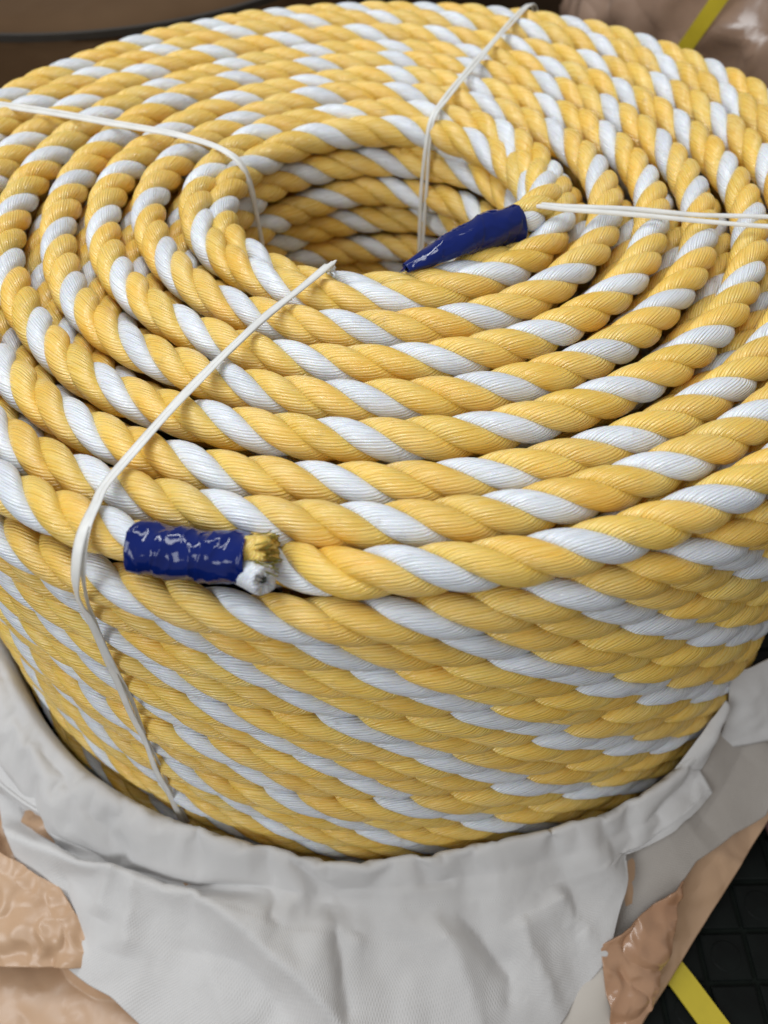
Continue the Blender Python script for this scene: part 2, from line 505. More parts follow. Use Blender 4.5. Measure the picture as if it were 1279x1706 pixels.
def stub(P0, P1, r, mat, label=None, fray=0.06, n=26, k=22, hole=False):
    """cut strand end: a short fibrous barrel with a ragged face"""
    P0, P1 = np.array(P0, float), np.array(P1, float)
    ax = (P1 - P0); L = np.linalg.norm(ax); ax /= L
    a = np.cross(ax, (0, 0, 1)); a /= np.linalg.norm(a); b = np.cross(a, ax)
    V = []; ph = np.linspace(0, 2 * math.pi, k, endpoint=False)
    prof = [(0, 1.0), (0.5, 1.02), (0.85, 1.05), (1.0, 1.0), (1.02, 0.8), (1.0, 0.5), (1.0, 0.28), (0.80 if hole else 1.0, 0.16), (0.70 if hole else 1.0, 0.02)]
    for t, q in prof:
        for p in ph:
            f = rng.normal(0, fray) * (t > 0.8)
            V.append(P0 + ax * (L * t + f * 0.8) + (a * math.cos(p) + b * math.sin(p)) * r * q * (1 + rng.normal(0, fray) * 0.9))
    o = mesh_obj('cut_strand_end', V, tube_faces(len(prof), k, False), mat, coil, tube_uv(len(prof), k, False, np.array([x[0] for x in prof]) * L))
    if label: o['label'] = label
    return o


axd = np.array((0.985, -0.12, 0.05))
E0 = np.array((-1.97, -10.655, 0.27))
stub(E0 + (0, 0.02, 0.17), E0 + axd * 0.26 + (0, 0.03, 0.16), 0.20, M_YEL, 'frayed yellow strand end')
stub(E0 + (0, 0.26, -0.02), E0 + axd * 0.36 + (0.0, 0.22, -0.02), 0.19, M_YEL, 'frayed yellow strand end')
W0 = E0 + (-0.06, -0.14, -0.10); W1 = E0 + (0.27, -0.42, 0.02)
stub(W0, W1, 0.225, M_WHT, 'white cut strand end with a dark hollow core', 0.03, hole=True)
wax = (W1 - W0) / np.linalg.norm(W1 - W0); core = W1 + wax * -0.035
wa = np.cross(wax, (0, 0, 1)); wa /= np.linalg.norm(wa); wb = np.cross(wa, wax)
ph = np.linspace(0, 2 * math.pi, 12, endpoint=False)
mesh_obj('cut_strand_end', np.vstack([[core + (wa * math.cos(p) + wb * math.sin(p)) * 0.06 for p in ph],
                                 [core + wax * 0.045 + (wa * math.cos(p) + wb * math.sin(p)) * 0.03 for p in ph]]),
         tube_faces(2, 12, False), M_CORE, coil)['label'] = 'dark core of the white strand'
# loose fibres around the frayed face
fv, ff = [], []
for i in range(70):
    p = rng.uniform(0, 6.28); r = 0.36 * math.sqrt(rng.uniform(0.05, 1))
    yy, zz = math.cos(p) * r, math.sin(p) * r
    if zz < 0.0 and yy < 0.05: continue
    b0 = E0 + axd * 0.15 + np.array((0, yy, zz))
    ln = rng.uniform(0.14, 0.34)
    d = axd + rng.normal(0, 0.16, 3); d /= np.linalg.norm(d)
    mid = b0 + d * ln * 0.6
    tip = mid + (d + rng.normal(0, 0.35, 3)) * ln * 0.4
    side = np.cross(d, (0.3, -0.6, 0.7)); side *= 0.010 / np.linalg.norm(side)
    bi = len(fv)
    up = np.cross(side, d); up *= 0.012 / np.linalg.norm(up)
    for q in (b0, mid, tip):
        fv += [q - side, q + side, q + up]
    for sgm in (0, 3):
        for x in range(3):
            y2 = (x + 1) % 3
            ff.append([bi + sgm + x, bi + sgm + y2, bi + sgm + 3 + y2, bi + sgm + 3 + x])
fr = mesh_obj('frayed_fibres', fv, ff, M_YEL, coil)
fr['kind'] = 'stuff'
# rope run feeding the inner tape
rope_arc(3.72, 0.36, 1.0, D(-44), D(80), False, 22, 12, dR=lambda th: -0.32 * np.clip((D(-12) - th) / D(30), 0, 1), pinch=lambda th: 1 - 0.45 * np.clip((D(-31) - th) / D(6), 0, 1),
         dz=lambda th: -0.95 * np.clip((th - D(-24)) / D(95), 0, 1), wob=0.0)


# ------------------------------------------------------------------ twine ties
def cord(path, rad, flat, parent, n=140, k=10, off=(0, 0, 0), tw=9.0, seed=0, depth=0):
    P = smooth_path(path, n) + np.array(off)
    wv = np.array([[noise.noise(Vector((i * 0.06, seed * 3.7, d * 5.1))) for d in range(3)] for i in range(n)]) * 0.05
    P = P + wv
    T, Nn, B = frames(P, False, (-0.1, -0.55, 0.83))
    s = np.linspace(0, 1, n)
    rr = rad * (1 + 0.22 * np.array([noise.noise(Vector((i * 0.09, seed * 9.1, 2.2))) for i in range(n)]))
    ph = np.linspace(0, 2 * math.pi, k, endpoint=False)
    tilt = 0.5 * np.array([noise.noise(Vector((i * 0.035, seed * 5.1, 8.2))) for i in range(n)]) * 0.8
    ca, sa = np.cos(tilt)[:, None], np.sin(tilt)[:, None]
    N2 = Nn * ca + B * sa; B2 = B * ca - Nn * sa
    lob = 1 + 0.10 * np.cos(5 * ph)[None]
    V = P[:, None] + (np.cos(ph)[None] * lob * (rr * flat)[:, None])[..., None] * N2[:, None] + (np.sin(ph)[None] * lob * rr[:, None])[..., None] * B2[:, None]
    return mesh_obj('cord', V.reshape(-1, 3), tube_faces(n, k, False), M_TWINE, parent, tube_uv(n, k, False, s * 10))


G = 'white twine ties round the coil'
t1 = empty('twine_tie', (-9.4, 3.8, 0.45))
tag(t1, 'thin white twine crossing the upper left of the coil into the centre hole', 'twine', G)
p1 = [(-11.75, 4.55, -4), (-11.65, 4.5, -1.5), (-11.3, 4.4, 0.2), (-10.6, 4.15, 0.52), (-9.42, 3.80, 0.52), (-6.20, 2.66, 0.50), (-4.2, 1.75, 0.48), (-3.35, 1.16, 0.38),
      (-3.05, 0.98, 0.0), (-2.93, 0.92, -0.9), (-2.88, 0.86, -2.4), (-2.9, 0.9, -5)]
cord(p1, 0.052, 0.45, t1, seed=1); cord(p1, 0.038, 0.7, t1, off=(0.02, 0.09, 0.02), seed=2)
t2 = empty('twine_tie', (3.95, 8.75, 0.45))
tag(t2, 'thin translucent twine crossing the far side of the coil and dropping down the hole', 'twine', G)
p2 = [(5.05, 10.95, -3), (5.0, 10.85, -0.6), (4.75, 10.4, 0.42), (3.95, 8.75, 0.55), (2.28, 5.15, 0.52), (1.66, 3.75, 0.46), (1.36, 3.12, 0.32), (1.24, 2.84, -0.2),
      (1.18, 2.78, -1.2), (1.12, 2.75, -2.6), (1.1, 2.75, -5)]
cord(p2, 0.05, 0.5, t2, seed=3); cord(p2, 0.04, 0.5, t2, off=(0.10, -0.02, 0.0), seed=4)
t3 = empty('twine_tie', (3.02, -1.69, 0.45))
tag(t3, 'doubled white twine running straight out to the right from the inner blue tape', 'twine', G)
p3 = [(3.30, -1.50, -0.9), (3.15, -1.55, -0.1), (3.06, -1.62, 0.56), (4.0, -1.72, 0.60), (5.4, -1.86, 0.55), (8.03, -2.14, 0.53), (10.4, -2.45, 0.56), (11.35, -2.6, 0.2), (11.6, -2.65, -1.5), (11.65, -2.66, -4)]
p3b = [(3.32, -1.58, -0.9), (3.17, -1.63, -0.1), (3.08, -1.70, 0.58), (4.0, -1.84, 0.60), (5.4, -2.10, 0.55), (7.93, -2.53, 0.53), (10.4, -2.95, 0.56), (11.3, -3.1, 0.2), (11.55, -3.15, -1.5), (11.6, -3.16, -4)]
cord(p3, 0.05, 0.7, t3, seed=5); cord(p3b, 0.05, 0.7, t3, seed=6)
t4 = empty('twine_tie', (-4.0, -9.1, 0.45))
tag(t4, 'wide flat white twine running down the front left past the outer blue tape', 'twine', G)
p4 = [(-0.95, -3.10, -3), (-0.97, -3.16, -0.4), (-1.0, -3.42, 0.30), (-1.12, -3.80, 0.50), (-2.76, -6.39, 0.52), (-4.03, -9.11, 0.55), (-4.22, -9.95, 0.60), (-4.30, -10.50, 0.55), (-4.45, -10.78, 0.0), (-4.62, -10.62, -0.75), (-4.70, -10.46, -1.5),
      (-4.76, -10.40, -3.4), (-4.80, -10.37, -6.0), (-4.80, -10.34, -8.0), (-4.8, -10.3, -10)]
cord(p4, 0.075, 0.25, t4, n=220, seed=7); cord(p4, 0.045, 0.4, t4, n=220, off=(0.065, 0.03, 0.03), seed=8)


# ------------------------------------------------------------------ sack
sack = empty('wrapping_sack', (0, 0, FLOOR))
tag(sack, 'opened sack of white cloth and tan plastic film folded down around the coil', 'sack')


def interp(xs, ys): return lambda t: np.interp(t, xs, ys)


def cone_z(R): return -9.2 - (R - 11.5) * 0.844


def seg_dist(px, py, a, b):
    a = np.array(a); b = np.array(b); d = b - a; L2 = d @ d
    t = np.clip(((px - a[0]) * d[0] + (py - a[1]) * d[1]) / L2, 0, 1)
    cx, cy = a[0] + t * d[0], a[1] + t * d[1]
    side = (px - a[0]) * d[1] - (py - a[1]) * d[0]
    return np.hypot(px - cx, py - cy) * np.sign(side), t


def crease(X, Y, pts, amp, w1, w2, taper=True):
    """a fold along a polyline: w1 / w2 are its widths on the two sides"""
    out = np.zeros_like(X)
    nseg = len(pts) - 1
    best = np.full_like(X, 1e9)
    for i in range(nseg):
        d, t = seg_dist(X, Y, pts[i], pts[i + 1])
        w_ = np.where(d > 0, w1, w2)
        f = np.exp(-(np.abs(d) / w_) ** 1.15)
        if taper:
            g = (i + t) / nseg
            f = f * np.clip(np.minimum(g, 1 - g) * 5 + 0.15, 0, 1)
        out = np.where(np.abs(f) > out, f, out)
    return amp * out


def fbm(X, Y, sc_, octs=3, seed=0.0):
    out = np.zeros_like(X)
    it = np.nditer([X, Y, out], op_flags=[['readonly'], ['readonly'], ['writeonly']])
    for x, y, o in it:
        v = Vector((float(x) * sc_, float(y) * sc_, seed)); a = 0; am = 1.0
        for k in range(octs):
            a += am * noise.noise(v); v = v * 2.1; am *= 0.5
        o[...] = a
    return out


def sheet(name, V, mat, parent, uvs=0.9, thick=0.04, label=None):
    nu, nv = V.shape[:2]
    i = np.arange(nu - 1)[:, None]; j = np.arange(nv - 1)[None]
    F = np.stack([i * nv + j, (i + 1) * nv + j, (i + 1) * nv + j + 1, i * nv + j + 1], -1).reshape(-1, 4)
    du = np.r_[0, np.cumsum(np.linalg.norm(np.diff(V[:, nv // 2], axis=0), axis=1))] * uvs
    dv = np.r_[0, np.cumsum(np.linalg.norm(np.diff(V[nu // 2], axis=0), axis=1))] * uvs
    UVg = np.stack(np.meshgrid(du, dv, indexing='ij'), -1).reshape(-1, 2)
    o = mesh_obj(name, V.reshape(-1, 3), F, mat, parent, UVg[F.ravel()])
    sm = o.modifiers.new('thickness', 'SOLIDIFY'); sm.thickness = thick * S; sm.offset = -1
    if label: o['label'] = label
    return o


# --- tan film, the outer skin of the sack
def line_R(th, A, Bp):
    # polar radius of the straight line A-Bp
    A = np.array(A); Bp = np.array(Bp); d = Bp - A
    nrm = np.array((d[1], -d[0])); c = nrm @ A
    return c / (nrm[0] * np.cos(th) + nrm[1] * np.sin(th))


tg = np.radians(np.linspace(-215, -43.5, 420)); tt = np.linspace(0, 1, 100)
Rf = np.minimum(line_R(tg, (9.3, -10.03), (5.56, -14.14)), 17.4)
Rf = np.where((Rf < 0) | (tg < D(-80)), 17.4, Rf)
R = 11.75 + (Rf[:, None] - 11.75) * tt[None]
TH = np.repeat(tg[:, None], 100, 1)
X, Y = R * np.cos(TH), R * np.sin(TH)
nzf = fbm(X, Y, 0.55, 2, 3.3) - 0.8 * np.abs(fbm(X, Y, 1.0, 1, 14.3)) + 0.5 * np.abs(fbm(X, Y, 2.3, 1, 24.3)); rdg = 1 - np.abs(fbm(X, Y, 0.42, 2, 8.1)) * 2.2
left = np.clip((-TH - D(100)) / D(15), 0, 1)
Z = cone_z(R) - 0.75 + (0.16 + 0.14 * left) * nzf + (0.10 + 0.22 * left) * np.clip(rdg, 0, 1) ** 2
Z += crease(X, Y, [(-9.9, -9.6), (-8.9, -10.9), (-7.6, -12.4), (-6.0, -12.9)], 0.55, 0.5, 0.35)
Z += crease(X, Y, [(-8.6, -12.3), (-7.2, -13.4), (-5.4, -13.9)], -0.5, 0.5, 0.4)
Z += crease(X, Y, [(5.0, -12.5), (5.4, -13.4), (5.35, -14.6)], 0.35, 0.25, 0.3)
Z += crease(X, Y, [(6.9, -11.0), (6.0, -12.2), (5.5, -13.6)], 0.30, 0.2, 0.35)
Z = np.maximum(Z, FLOOR + 0.03 + 0.10 * (nzf + 1) * tt[None])
sheet('plastic_film', np.stack([X, Y, Z], -1), M_FILM, sack, label='crumpled tan plastic film')

# --- grey lining on the right
tg = np.radians(np.linspace(-70.5, -41, 110)); tt = np.linspace(0, 1, 60)
Ro_ = interp(np.radians([-70.5, -67, -63, -60.6, -57.4, -52, -47.5, -41]), [13.75, 13.75, 13.6, 13.40, 13.2, 13.3, 13.55, 13.2])(tg)
R = 11.62 + (Ro_[:, None] - 11.62) * tt[None]
TH = np.repeat(tg[:, None], 60, 1)
X, Y = R * np.cos(TH), R * np.sin(TH)
Z = cone_z(R) - 0.06 - 0.22 * np.clip((D(-59) - TH) / D(5), 0, 1) + 0.10 * fbm(X, Y, 0.6, 2, 5.5)
Z += crease(X, Y, [(5.7, -10.4), (5.5, -11.6), (5.0, -12.9)], -0.28, 0.45, 0.45)
Z += crease(X, Y, [(9.0, -8.3), (8.0, -9.6), (7.1, -10.6)], -0.25, 0.6, 0.6)
Z += 0.22 * np.clip((TH - D(-52)) / D(9), 0, 1) * tt[None]
sheet('lining', np.stack([X, Y, Z], -1), M_LINING, sack, label='smooth grey lining on the right')

# --- main white cloth with a rolled rim
tg = np.radians(np.linspace(-205, -52, 560)); nv = 150
Wr = interp(np.radians([-205, -160, -150, -140, -128, -120, -110, -103, -92, -80, -68, -60, -52]),
            [0.6, 0.8, 1.0, 1.1, 1.05, 0.88, 0.62, 0.42, 0.24, 0.10, 0.08, 0.10, 0.10])(tg)
Re = interp(np.radians([-205, -150, -140, -136, -130, -126, -120, -115, -108, -100, -90, -80, -77, -70.4, -67, -63, -61, -52]),
            [12.3, 12.7, 13.0, 13.4, 13.9, 14.3, 14.75, 14.8, 15.3, 16.0, 16.3, 15.3, 14.6, 13.85, 13.0, 12.2, 11.95, 11.9])(tg)
Re = Re + 0.04 * np.sin(tg * 23)
P3 = np.zeros((len(tg), nv, 3))
for i, t in enumerate(tg):
    wr = Wr[i]
    rw = 11.56 + 0.06 * math.sin(5 * t) + 0.04 * math.sin(11 * t + 1)
    zr = -9.12 + 0.10 * math.sin(4 * t + 0.6) + 0.05 * math.sin(13 * t)
    hu = 0.10 + 0.14 * wr
    kk = float(np.clip((wr - 0.10) / 0.38, 0, 1))
    pa = [(rw + 0.16 * wr + .05, zr + hu), (rw + 0.55 * wr + .03, zr + hu - 0.10 - .1 * wr), (rw + 0.95 * wr + .04, zr - 0.30 - 0.42 * wr),
          (rw + 1.0 * wr + .03, zr - 0.42 - 0.66 * wr), (rw + 0.93 * wr + .02, zr - 0.50 - 0.82 * wr)]
    pb = [(rw + 0.08, zr + 0.05), (rw + 0.16, zr + 0.02), (rw + 0.32, cone_z(rw + 0.32) - 0.02), (rw + 0.50, cone_z(rw + 0.50)), (rw + 0.70, cone_z(rw + 0.70))]
    prof = [(rw + 0.02, 0, zr - 1.6), (rw, 0, zr - 0.6), (rw + 0.03, 0, zr - 0.08)] + [
        (a[0] * kk + b[0] * (1 - kk), 0, a[1] * kk + b[1] * (1 - kk)) for a, b in zip(pa, pb)]
    q = smooth_path(prof, 60)
    r1, z1 = q[-1][0], q[-1][2]
    k2 = nv - 60
    s = np.linspace(0, 1, k2 + 1)[1:]
    re = max(Re[i], r1 + 0.12)
    rr = r1 + (re - r1) * s
    zc = cone_z(rr)
    bl = np.clip((rr - r1) / 0.55, 0, 1); bl = bl * bl * (3 - 2 * bl)
    zz = (z1 - (rr - r1) * 0.9) * (1 - bl) + zc * bl
    a = np.r_[q[:, 0], rr]; z = np.r_[q[:, 2], zz]
    P3[i, :, 0] = a * math.cos(t); P3[i, :, 1] = a * math.sin(t); P3[i, :, 2] = z
X, Y = P3[..., 0].copy(), P3[..., 1].copy()
wgt = np.clip((np.arange(nv) - 62) / 14.0, 0, 1)[None]
roll = np.clip((np.arange(nv) - 18) / 12.0, 0, 1)[None] * (1 - wgt)
R_ = np.hypot(X, Y); TH = np.arctan2(Y, X)
dz = 0.13 * fbm(X, Y, 0.55, 3, 1.7)
# folds read off the photograph's cloth
dz += crease(X, Y, [(-9.0, -10.3), (-7.2, -10.95), (-5.85, -11.3), (-4.3, -11.8), (-3.1, -12.6), (-1.9, -13.5), (-0.9, -14.4)], 0.55, 0.26, 1.0, False)
dz += crease(X, Y, [(-9.9, -8.9), (-8.2, -9.95), (-6.9, -10.45), (-5.5, -10.72), (-3.7, -11.3), (-2.6, -11.7)], -1.05, 0.5, 0.5)
dz += crease(X, Y, [(-6.2, -11.0), (-6.6, -12.0)], 0.22, 0.2, 0.3)
dz += crease(X, Y, [(-5.7, -11.4), (-6.0, -12.7)], 0.25, 0.22, 0.3)
dz += crease(X, Y, [(-7.6, -10.9), (-7.5, -11.6), (-6.8, -12.6)], -0.25, 0.2, 0.25)
dz += crease(X, Y, [(-5.0, -12.6), (-3.2, -13.0), (-2.2, -14.0)], -0.18, 0.35, 0.4)
dz += crease(X, Y, [(-4.4, -12.3), (-3.4, -14.4)], 0.16, 0.3, 0.4)
dz += crease(X, Y, [(-1.25, -12.4), (-1.16, -13.2), (-1.06, -14.2)], -0.32, 0.12, 0.32)
dz += crease(X, Y, [(-1.7, -12.2), (-0.6, -12.9)], 0.2, 0.25, 0.3)
dz += crease(X, Y, [(0.85, -11.7), (1.6, -12.5), (2.5, -13.4)], -0.34, 0.18, 0.40)
dz += crease(X, Y, [(0.5, -12.0), (1.3, -13.0), (1.9, -14.6)], 0.26, 0.3, 0.45)
dz += crease(X, Y, [(2.7, -12.3), (2.85, -12.9), (3.4, -13.8)], 0.26, 0.16, 0.3)
dz += crease(X, Y, [(2.5, -12.8), (2.35, -13.9)], -0.16, 0.2, 0.25)
dz += crease(X, Y, [(3.1, -11.3), (3.6, -12.0), (4.5, -12.9)], 0.24, 0.3, 0.3)
dz += crease(X, Y, [(3.6, -11.3), (3.9, -12.0), (4.1, -12.9)], -0.16, 0.2, 0.3)
dz += crease(X, Y, [(-0.6, -11.9), (0.6, -11.95), (2.0, -11.8)], -0.10, 0.12, 0.15)
wr_n = fbm(X, Y, 1.3, 3, 4.4)
rimc = crease(X, Y, [(-8.3, -8.6), (-7.2, -9.9), (-6.0, -10.9)], -0.22, 0.16, 0.3)
rimc += crease(X, Y, [(-9.9, -6.4), (-9.0, -7.9), (-7.7, -9.4)], -0.16, 0.14, 0.25)
rimc += crease(X, Y, [(-6.9, -9.5), (-6.2, -9.9), (-5.1, -10.7)], 0.16, 0.2, 0.2)
rimc += crease(X, Y, [(-3.4, -11.2), (-1.2, -11.85), (1.6, -11.75)], -0.12, 0.1, 0.12)
rimc += crease(X, Y, [(4.0, -10.9), (4.8, -10.7), (5.8, -10.3)], -0.15, 0.1, 0.15)
P3[..., 2] += wgt * (1.1 * dz + 0.03 * wr_n) + roll * (0.20 * fbm(X, Y, 0.45, 2, 6.1) + 0.07 * wr_n + rimc)


def settle(V, r0, frames_, slack):
    """let the loose part of the sheet (columns from r0) buckle and settle: a short cloth solve on a half-density grid"""
    K = 0.2
    nu, nv = V.shape[:2]
    iu = np.unique(np.r_[np.arange(0, nu, 2), nu - 1]); iv = np.unique(np.r_[np.arange(r0, nv, 2), nv - 1])
    G_ = V[np.ix_(iu, iv)]
    gu, gv = G_.shape[:2]
    a = np.arange(gu - 1)[:, None]; b = np.arange(gv - 1)[None]
    F = np.stack([a * gv + b, (a + 1) * gv + b, (a + 1) * gv + b + 1, a * gv + b + 1], -1).reshape(-1, 4)
    me = bpy.data.meshes.new('tmp_sheet'); me.from_pydata((G_.reshape(-1, 3) * K).tolist(), [], F.tolist()); me.update()
    ob = bpy.data.objects.new('tmp_sheet', me); col.objects.link(ob)
    vg = ob.vertex_groups.new(name='pin')
    vg.add(list(range(gu * gv)), 0.04, 'REPLACE')
    for q, wt in ((0, 1.0), (1, 0.95), (2, 0.6), (3, 0.3)):
        vg.add([int(x * gv + q) for x in range(gu)], wt, 'REPLACE')
    for q in range(gv):
        for x in (0, 1, 2, gu - 3, gu - 2, gu - 1):
            vg.add([x * gv + q], 1.0, 'REPLACE')
    md = ob.modifiers.new('cl', 'CLOTH'); st = md.settings
    st.quality = 6; st.mass = 0.25; st.tension_stiffness = 18; st.compression_stiffness = 18; st.shear_stiffness = 6; st.bending_stiffness = 2.5
    st.tension_damping = 8; st.compression_damping = 8; st.shear_damping = 8; st.air_damping = 4
    st.vertex_group_mass = 'pin'; st.shrink_min = -slack; st.shrink_max = -slack
    st.effector_weights.gravity = 0.0; st.pin_stiffness = 0.6
    md.point_cache.frame_start = 1; md.point_cache.frame_end = frames_ + 1
    for f in range(1, frames_ + 1):
        sc.frame_set(f)
    ev = ob.evaluated_get(bpy.context.evaluated_depsgraph_get())
    co = np.zeros(len(me.vertices) * 3, dtype=np.float32); ev.data.vertices.foreach_get('co', co)
    co = co.reshape(gu, gv, 3) / K
    bpy.data.objects.remove(ob); bpy.data.meshes.remove(me)
    sc.frame_set(1)
    out = V.copy()
    tmp = np.zeros((nu, gv, 3))
    for q in range(3):
        for x in range(gv): tmp[:, x, q] = np.interp(np.arange(nu), iu, co[:, x, q])
        for x in range(nu): out[x, r0:, q] = np.interp(np.arange(r0, nv), iv, tmp[x, :, q])
    if not np.isfinite(out).all() or np.percentile(np.abs(out - V), 99) > 4.0: return V
    # one light smoothing of the upsampled grid
    sm = out.copy()
    sm[1:-1, r0 + 1:-1] = 0.5 * out[1:-1, r0 + 1:-1] + 0.125 * (out[2:, r0 + 1:-1] + out[:-2, r0 + 1:-1] + out[1:-1, r0 + 2:] + out[1:-1, r0:-2])
    return sm


P3 = settle(P3, 26, 26, 0.035)
sheet('cloth', P3, M_CLOTH, sack, label='white cotton cloth lining with a rolled rim')

# --- left flap lying over the cloth
tgF = np.linspace(0, 1, 90); ttF = np.linspace(0, 1, 50)
thF = np.radians(-165 + tgF * 40)
Rin = 12.50 + 0 * tgF
Rout = interp(np.radians([-165, -150, -140, -137, -132, -126, -121, -119]), [13.6, 13.45, 13.3, 13.2, 13.02, 12.75, 12.5, 12.42])(thF)
R = Rin[:, None] + (Rout - Rin)[:, None] * ttF[None]
TH = np.repeat(thF[:, None], 50, 1)
X, Y = R * np.cos(TH), R * np.sin(TH)
Z = cone_z(R) + 0.12 + 0.10 * ttF[None] + 0.10 * fbm(X, Y, 0.7, 2, 2.2) + 0.05 * (ttF[None] > 0.93)
sheet('cloth_flap', np.stack([X, Y, Z], -1), M_CLOTH, sack, label='pale cloth flap hemmed along its lower edge at the left')


def quad_sheet(name, corners, mat, label=None, nu=30, nv=30, bulge=0.15, ns=0.08, seed=0.0):
    A, B_, C_, D_ = [np.array(c, float) for c in corners]
    u = np.linspace(0, 1, nu)[:, None, None]; v = np.linspace(0, 1, nv)[None, :, None]
    V = A * (1 - u) * (1 - v) + B_ * u * (1 - v) + C_ * u * v + D_ * (1 - u) * v
    nrm = np.cross(B_ - A, D_ - A); nrm /= np.linalg.norm(nrm)
    if nrm[2] < 0: nrm = -nrm
    k = fbm(V[..., 0], V[..., 1] + V[..., 2], 1.1, 2, seed)
    if mat in (M_FILM, M_FILM_R):          # film keeps sharp creases between flat facets
        w0 = fbm(V[..., 0], V[..., 1], 0.9, 2, seed + 3)
        k = 0.6 * k + 1.1 * np.abs(fbm(V[..., 0] + 0.5 * w0, V[..., 1] + V[..., 2], 0.9, 1, seed + 5)) - 0.7 * np.abs(fbm(V[..., 0] + 0.4 * w0, V[..., 1], 2.1, 1, seed + 9)) - 0.2
    k = k[..., None]
    V = V + nrm * (bulge * np.sin(u * math.pi) * np.sin(v * math.pi * 0.8 + 0.3) + ns * k)
    return sheet(name, V, mat, sack, label=label)


quad_sheet('cloth_flap', [(8.15, -7.75, -8.1), (9.7, -6.9, -8.5), (9.75, -8.4, -10.0), (8.05, -8.75, -9.85)], M_CLOTH, 'white cloth flap standing at the right', seed=1.0)
quad_sheet('cloth_flap', [(7.95, -8.30, -8.35), (8.05, -8.42, -8.6), (7.35, -9.4, -9.55), (6.65, -9.55, -9.2)], M_CLOTH, 'narrow white cloth fold beside the rope', seed=2.0, ns=0.05)
quad_sheet('plastic_flap', [(-12.2, -9.0, -11.0), (-7.8, -11.3, -11.1), (-6.4, -12.9, -11.7), (-11.2, -12.6, -12.3)], M_FILM, 'tan film flap folded over the lower film at the left', 110, 90, 0.25, 0.15, 6.0)
quad_sheet('plastic_flap', [(4.62, -12.85, -10.95), (6.75, -11.6, -10.72), (5.75, -13.9, -11.95), (4.85, -14.7, -12.4)], M_FILM_R, 'crinkled shiny brown film flap at the lower right', 90, 90, 0.15, 0.20, 16.0)
quad_sheet('paper', [(4.75, -12.9, -11.35), (5.05, -13.0, -11.35), (5.0, -14.9, -12.75), (2.6, -15.0, -12.6)], M_PAPER, 'plain pale paper under the cloth', seed=3.0, ns=0.03)

# ------------------------------------------------------------------ things behind and beside
def drum(name, c, Rr, z0, z1, mat, label, cat, amp=0.25, seed=0.0, sag=0.5, group=None):
    """a wrapped coil: a squat drum with a rounded shoulder, dished top and a creased skin"""
    root = empty(name, (c[0], c[1], z0))
    tag(root, label, cat, group)
    prof = [(0.96, 0.0), (1.0, 0.04), (1.0, 0.3), (1.0, 0.6), (1.0, 0.88), (0.985, 0.95), (0.95, 0.985), (0.88, 1.0), (0.7, 1.0), (0.45, 0.995), (0.3, 0.96), (0.15, 0.93), (0.0, 0.92)]
    pr = smooth_path([(a, 0, b) for a, b in prof], 90)
    nth = 260
    th = np.linspace(-math.pi, math.pi, nth, endpoint=False)
    V = np.zeros((90, nth, 3))
    for i in range(90):
        for j in range(nth):
            r = pr[i, 0] * Rr; z = z0 + pr[i, 2] * (z1 - z0)
            v = Vector((math.cos(th[j]) * r * 0.28, math.sin(th[j]) * r * 0.28, z * 0.20 + seed))
            d = noise.noise(v) * 0.6 + (1 - abs(noise.noise(v * 1.7 + Vector((4, 4, 4))))) ** 4 * 0.8 + 0.3 * noise.noise(v * 4)
            f = min(1.0, pr[i, 0] * 1.5)
            r += amp * d * (0.3 + 0.7 * (pr[i, 2] < 0.96)) * f
            z += amp * 0.6 * d * (pr[i, 2] > 0.9)
            V[i, j] = (c[0] + r * math.cos(th[j]), c[1] + r * math.sin(th[j]), z)
    mesh_obj('wrapper', V.reshape(-1, 3), tube_faces(90, nth, False)[:, ::1].copy() if False else np.stack([
        (np.arange(89)[:, None] * nth + np.arange(nth)[None]), (np.arange(89)[:, None] * nth + (np.arange(nth)[None] + 1) % nth),
        ((np.arange(89)[:, None] + 1) * nth + (np.arange(nth)[None] + 1) % nth), ((np.arange(89)[:, None] + 1) * nth + np.arange(nth)[None])], -1).reshape(-1, 4), mat, root)
    return root


def strip(name, path, width, thick, mat, parent, hint=(0, 0, 1), n=60):
    P = smooth_path(path, n)
    T, Nn, B = frames(P, False, hint)
    V = np.stack([P + B * width / 2 + Nn * thick / 2, P - B * width / 2 + Nn * thick / 2, P - B * width / 2 - Nn * thick / 2, P + B * width / 2 - Nn * thick / 2], 1)
    return mesh_obj(name, V.reshape(-1, 3), tube_faces(n, 4, False), mat, parent, smooth=False)


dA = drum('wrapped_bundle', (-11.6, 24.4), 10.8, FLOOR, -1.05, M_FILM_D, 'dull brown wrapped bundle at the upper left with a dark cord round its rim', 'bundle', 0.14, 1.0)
# dark cord round its rim
th = np.radians(np.linspace(-170, -10, 90))
strip('cord', np.stack([-11.6 + 10.82 * np.cos(th), 24.4 + 10.82 * np.sin(th), np.full_like(th, -1.35)], 1), 0.22, 0.22, M_DARK, dA, n=120)
dB = drum('wrapped_bundle', (18.6, 19.6), 10.6, FLOOR, 1.3, M_FILM_C, 'brown bundle in shiny crumpled clear film behind the coil at the upper right', 'bundle', 0.55, 5.0)
strip('strap', [(9.2, 13.6, -5.4), (9.9, 12.75, -2.9), (10.37, 12.3, -1.6), (10.8, 11.7, -0.13), (11.3, 11.35, 1.2), (12.0, 12.0, 2.0), (13.5, 13.5, 2.1)], 0.5, 0.06, M_STRAP, dB, hint=(-0.5, -0.85, 0.1))['label'] = 'yellow packing strap'


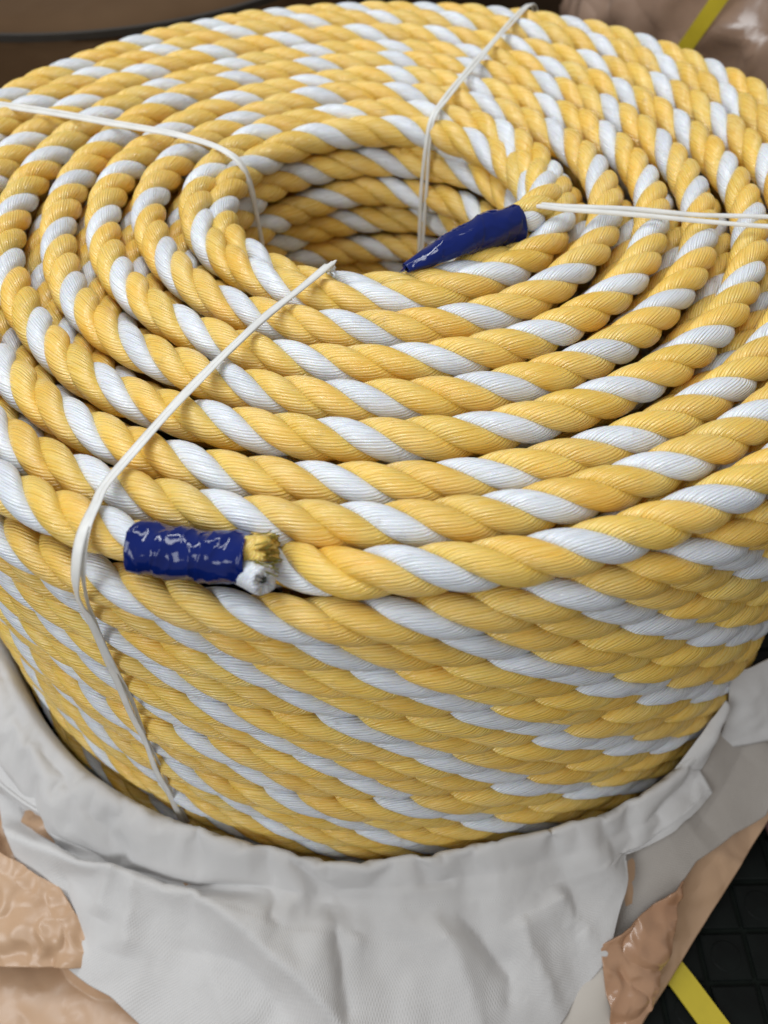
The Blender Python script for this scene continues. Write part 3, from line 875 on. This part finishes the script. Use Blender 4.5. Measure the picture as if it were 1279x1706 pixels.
def carton(name, lo, hi, label):
    root = empty(name, ((lo[0] + hi[0]) / 2, (lo[1] + hi[1]) / 2, lo[2])); tag(root, label, 'carton')
    (x0, y0, z0), (x1, y1, z1) = lo, hi
    b = 0.25
    V = [(x0, y0, z0), (x1, y0, z0), (x1, y1, z0), (x0, y1, z0), (x0, y0, z1 - b), (x1, y0, z1 - b), (x1, y1, z1 - b), (x0, y1, z1 - b),
         (x0 + b, y0 + b, z1), (x1 - b, y0 + b, z1), (x1 - b, y1 - b, z1), (x0 + b, y1 - b, z1)]
    F = [[0, 1, 5, 4], [1, 2, 6, 5], [2, 3, 7, 6], [3, 0, 4, 7], [4, 5, 9, 8], [5, 6, 10, 9], [6, 7, 11, 10], [7, 4, 8, 11], [8, 9, 10, 11]]
    mesh_obj('box', V, F, M_CARTON, root, smooth=False)
    xm = (x0 + x1) / 2
    mesh_obj('flap', [(x0 + b, y0 + b, z1 + .02), (xm - .1, y0 + b, z1 + .02), (xm - .1, y1 - b, z1 + .02), (x0 + b, y1 - b, z1 + .02),
                      (x0 + b, y0 + b, z1 + .15), (xm - .1, y0 + b, z1 + .15), (xm - .1, y1 - b, z1 + .15), (x0 + b, y1 - b, z1 + .15)],
             [[0, 1, 5, 4], [1, 2, 6, 5], [2, 3, 7, 6], [3, 0, 4, 7], [4, 5, 6, 7]], M_CARTON, root, smooth=False)
    return root


carton('carton', (-4, 38, FLOOR), (22, 56, 8), 'dark brown carton in shadow behind the middle of the coil')

# pinkish bundle on the floor at the right edge
rootp = empty('small_bundle', (12.0, -9.6, FLOOR)); tag(rootp, 'pinkish brown wrapped bundle on the dark tiles at the right edge', 'bundle')
nu, nth = 40, 60
V = np.zeros((nu, nth, 3))
for i in range(nu):
    for j in range(nth):
        a = math.pi * i / (nu - 1); b = 2 * math.pi * j / nth
        d = Vector((math.sin(a) * math.cos(b), math.sin(a) * math.sin(b), math.cos(a)))
        r = 1 + 0.12 * noise.noise(d * 1.6 + Vector((2, 2, 2))) + 0.08 * (1 - abs(noise.noise(d * 2.6))) ** 4
        V[i, j] = (12.3 + 2.6 * r * d.x, -9.3 + 1.75 * r * d.y, FLOOR + max(0.02, 0.75 + 0.95 * r * d.z))
mesh_obj('wrapper', V.reshape(-1, 3), np.stack([(np.arange(nu - 1)[:, None] * nth + np.arange(nth)[None]), ((np.arange(nu - 1)[:, None] + 1) * nth + np.arange(nth)[None]),
        ((np.arange(nu - 1)[:, None] + 1) * nth + (np.arange(nth)[None] + 1) % nth), (np.arange(nu - 1)[:, None] * nth + (np.arange(nth)[None] + 1) % nth)], -1).reshape(-1, 4), M_PINK, rootp)
strip('knot_band', [(10.6, -10.75, -12.3), (10.8, -10.3, -11.4), (11.2, -9.2, -11.15), (11.3, -8, -11.6)], 0.25, 0.06, M_TWINE, rootp)

# yellow packing strap on the floor
st = strip('packing_strap', [(5.6, -11.4, FLOOR + 0.06), (6.6, -12.8, FLOOR + 0.10), (7.3, -14.0, FLOOR + 0.12), (8.3, -15.7, FLOOR + 0.07), (9.4, -17.6, FLOOR + 0.06)], 0.62, 0.05, M_STRAP, None)
tag(st, 'flat yellow packing strap lying on the dark tiles, coming out from under the film', 'strap')
